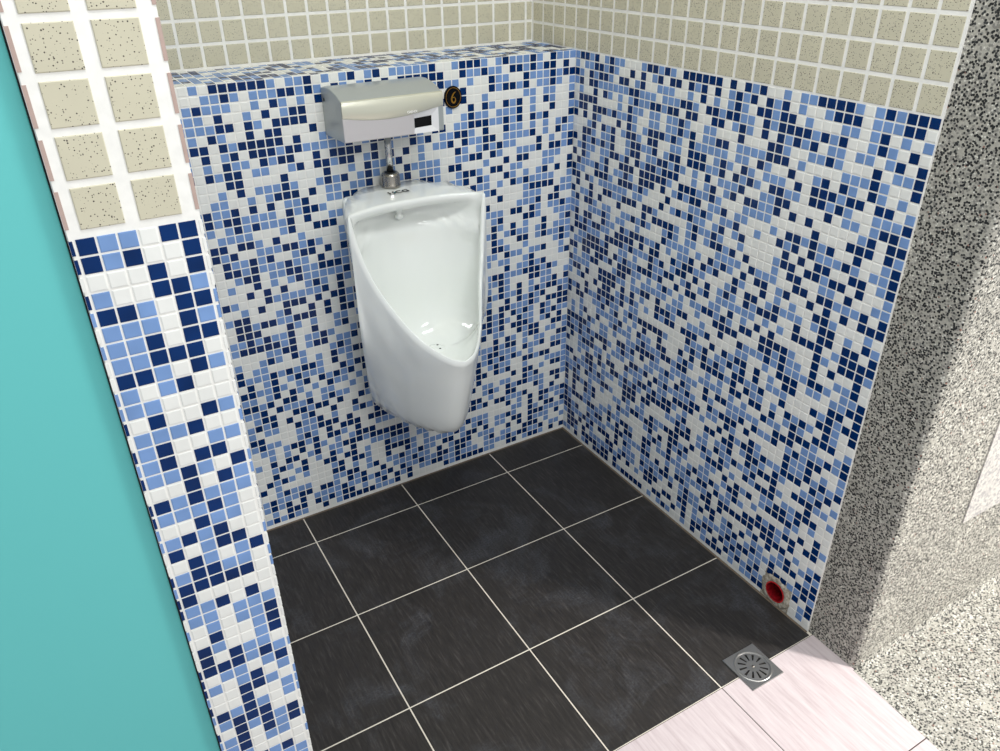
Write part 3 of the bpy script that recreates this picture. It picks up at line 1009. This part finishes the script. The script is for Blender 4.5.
# ------------------------------------------------------------------ floor drain
def drain():
    cx, cy, a = -.181, -1.007, .0462
    t = thing('floor_drain', 'square stainless steel floor drain with a slotted round grate across the tile edge', 'drain', (cx, cy, 0))
    n = 72
    def sq(k):
        th = 2*PI*k/n; c, s = math.cos(th), math.sin(th); m = a/max(abs(c), abs(s)); return (m*c, m*s)
    # square frame with a raised round lip
    rings = []
    rings.append([(x, y, 0.0002) for x, y in (sq(k) for k in range(n))])
    rings.append([(x, y, .0022) for x, y in (sq(k) for k in range(n))])
    rings.append([(x*.985, y*.985, .0030) for x, y in (sq(k) for k in range(n))])
    def circ(r, z): return [(r*math.cos(2*PI*k/n), r*math.sin(2*PI*k/n), z) for k in range(n)]
    rings += [circ(.0420,.0030), circ(.0408,.0044), circ(.0392,.0048), circ(.0376,.0044), circ(.0366,.0022), circ(.0355,.0016)]
    vs = [(x+cx,y+cy,z) for r in rings for x,y,z in r]
    fs = [(j*n+k, j*n+(k+1)%n, (j+1)*n+(k+1)%n, (j+1)*n+k) for j in range(len(rings)-1) for k in range(n)]
    obj('frame', vs, fs, M_STEEL, t, True).modifiers.new('e','EDGE_SPLIT').split_angle = math.radians(40)
    # grate with twelve radial slots
    rs = [.0362, .0325, .0300, .0215, .0150, .0120, .0060, .0]
    zs = [.0020, .0023, .0026, .0030, .0033, .0034, .0030, .0028]
    vs, fs = [], []
    for r, z in zip(rs, zs):
        vs += [(r*math.cos(2*PI*k/n)+cx, r*math.sin(2*PI*k/n)+cy, z) for k in range(n)]
    for j in range(len(rs)-1):
        for k in range(n):
            slot = (k % 6 in (2, 3)) if j in (1, 2) else (k % 6 in (2, 3)) if j == 3 else False
            if j == 1 and False: pass
            if not slot: fs.append((j*n+k, j*n+(k+1)%n, (j+1)*n+(k+1)%n, (j+1)*n+k))
    g = obj('grate', vs, fs, M_STEEL, t)
    s = g.modifiers.new('s', 'SOLIDIFY'); s.thickness = .0010; s.offset = -1
    recalc(g)
    v, f = lathe([(.0360,.0003),(.0360,.0006)], 48)
    obj('pit_shade_disc', [(x+cx,y+cy,z) for x,y,z in v], f, M_PITSHADE, t)  # dark disc paints the shade of the pit below the slots
    v, f = lathe([(.0028,.0),(.0026,.0012),(.001,.0016)], 14)
    obj('screw', [(x+cx,y+cy,z+.0028) for x,y,z in v], f, M_NICKEL, g)
drain()

# ------------------------------------------------------------------ red waste pipe stub in the right wall
def red_pipe():
    t = thing('waste_pipe_stub', 'open red plastic pipe end low in the right mosaic wall above the floor', 'pipe', (0, PIPE_Y, PIPE_Z))
    n = 40; prof = [(PIPE_R-.0006,.03),(PIPE_R-.0006,-.003),(PIPE_R-.0016,-.0038),(PIPE_R-.0034,-.0034),(PIPE_R-.0042,.0),(PIPE_R-.0046,.075)]
    rim = prof[1:4]; prof = [(PIPE_R-.0038,-.0030)]+prof[4:]
    vs, fs = [], []
    for r, h in rim:
        vs += [(h, PIPE_Y+r*math.cos(2*PI*k/n), PIPE_Z+r*math.sin(2*PI*k/n)) for k in range(n)]
    for j in range(len(rim)-1):
        for k in range(n): fs.append((j*n+k, j*n+(k+1)%n, (j+1)*n+(k+1)%n, (j+1)*n+k))
    o = obj('pipe_rim', vs, fs, M_RIM, t, True); recalc(o)
    vs, fs = [], []
    for r, h in prof:
        vs += [(h, PIPE_Y+r*math.cos(2*PI*k/n), PIPE_Z+r*math.sin(2*PI*k/n)) for k in range(n)]
    for j in range(len(prof)-1):
        for k in range(n): fs.append((j*n+k, j*n+(k+1)%n, (j+1)*n+(k+1)%n, (j+1)*n+k))
    o = obj('tube', vs, fs, M_RED, t, True); recalc(o)
    # ragged mortar round the pipe end
    rnd = random.Random(5); m = 56; vs, fs = [], []
    ro = [rnd.uniform(.037, .047) for _ in range(m)]
    for k in range(m):
        a = 2*PI*k/m; q = (ro[k-1]+2*ro[k]+ro[(k+1) % m])/4
        for r, h in ((PIPE_R-.0006, -.0016), ((PIPE_R+q)/2, -.0016-rnd.uniform(0, .0012)), (q, -.0004), (q+.0006, .0012)):
            vs.append((h, PIPE_Y+r*math.cos(a), max(.0008, PIPE_Z+r*math.sin(a))))
    for k in range(m):
        for j in range(3): fs.append((k*4+j, ((k+1) % m)*4+j, ((k+1) % m)*4+j+1, k*4+j+1))
    o = obj('mortar_patch', vs, fs, M_MORTAR, t, True); recalc(o)
    v = [(.072, PIPE_Y+(PIPE_R-.0044)*math.cos(2*PI*k/n), PIPE_Z+(PIPE_R-.0044)*math.sin(2*PI*k/n)) for k in range(n)]
    obj('sealed_end', v+[(.074,a,b) for _,a,b in v], [tuple(range(n)), tuple(range(n,2*n))]+[(k,(k+1)%n,n+(k+1)%n,n+k) for k in range(n)], M_RED, t)
red_pipe()

# ------------------------------------------------------------------ camera
cam = bpy.data.cameras.new('camera'); cam.sensor_width = 36; cam.sensor_fit = 'HORIZONTAL'; cam.lens = 776.63/1000*36
co = bpy.data.objects.new('camera', cam); C.objects.link(co)
R0 = (0.86217483,-0.50648884,-0.01111813); R1 = (-0.26042194,-0.42426738,-0.86728173); R2 = (0.43455146,0.75064389,-0.49769346)
loc = Vector((-1.24371163,-1.7414714,1.42338638))
co.matrix_world = Matrix(((R0[0],-R1[0],-R2[0],loc.x),(R0[1],-R1[1],-R2[1],loc.y),(R0[2],-R1[2],-R2[2],loc.z),(0,0,0,1)))
cam.clip_start = .01
scn.camera = co

# ------------------------------------------------------------------ light
w = bpy.data.worlds.new('world'); scn.world = w; w.use_nodes = True
bg = w.node_tree.nodes['Background']; bg.inputs[0].default_value = (.93, .97, 1.0, 1); bg.inputs[1].default_value = .60
def area(name, loc, target, size, power, col=(1,1,1)):
    L = bpy.data.lights.new(name, 'AREA'); L.shape = 'RECTANGLE'; L.size, L.size_y = size; L.energy = power; L.color = col
    o = bpy.data.objects.new(name, L); C.objects.link(o); o.location = loc
    o.rotation_euler = (Vector(target)-Vector(loc)).to_track_quat('-Z', 'Y').to_euler()
    return o
area('window_daylight', (1.6, -2.6, 1.95), (-.6, -.8, .6), (.8, .8), 36, (1, .965, .92))
area('ceiling_lamp', (-.72, -1.35, 2.5), (-.5, -.45, .4), (1.2, .3), 17, (.97, 1, 1))

area('front_fill_light', (-.55, -3.1, 2.45), (-.55, -.4, .3), (1.2, .3), 15, (1, .99, .96))  # unseen fill behind the camera, added to brighten the urinal front
sp = bpy.data.lights.new('terrazzo_fill_spot', 'SPOT'); sp.energy = 460; sp.spot_size = math.radians(42); sp.spot_blend = .9; sp.shadow_soft_size = .12; sp.color = (1, .965, .92)  # unseen spot added to brighten the terrazzo face and ground
so = bpy.data.objects.new('terrazzo_fill_spot', sp); C.objects.link(so); so.location = (1.5, -3.0, 2.3)
so.rotation_euler = (Vector((.50, -1.25, .25))-so.location).to_track_quat('-Z', 'Y').to_euler()

scn.view_settings.view_transform = 'Standard'; scn.view_settings.look = 'None'
scn.view_settings.exposure = 0; scn.view_settings.gamma = 1; scn.view_settings.use_curve_mapping = False
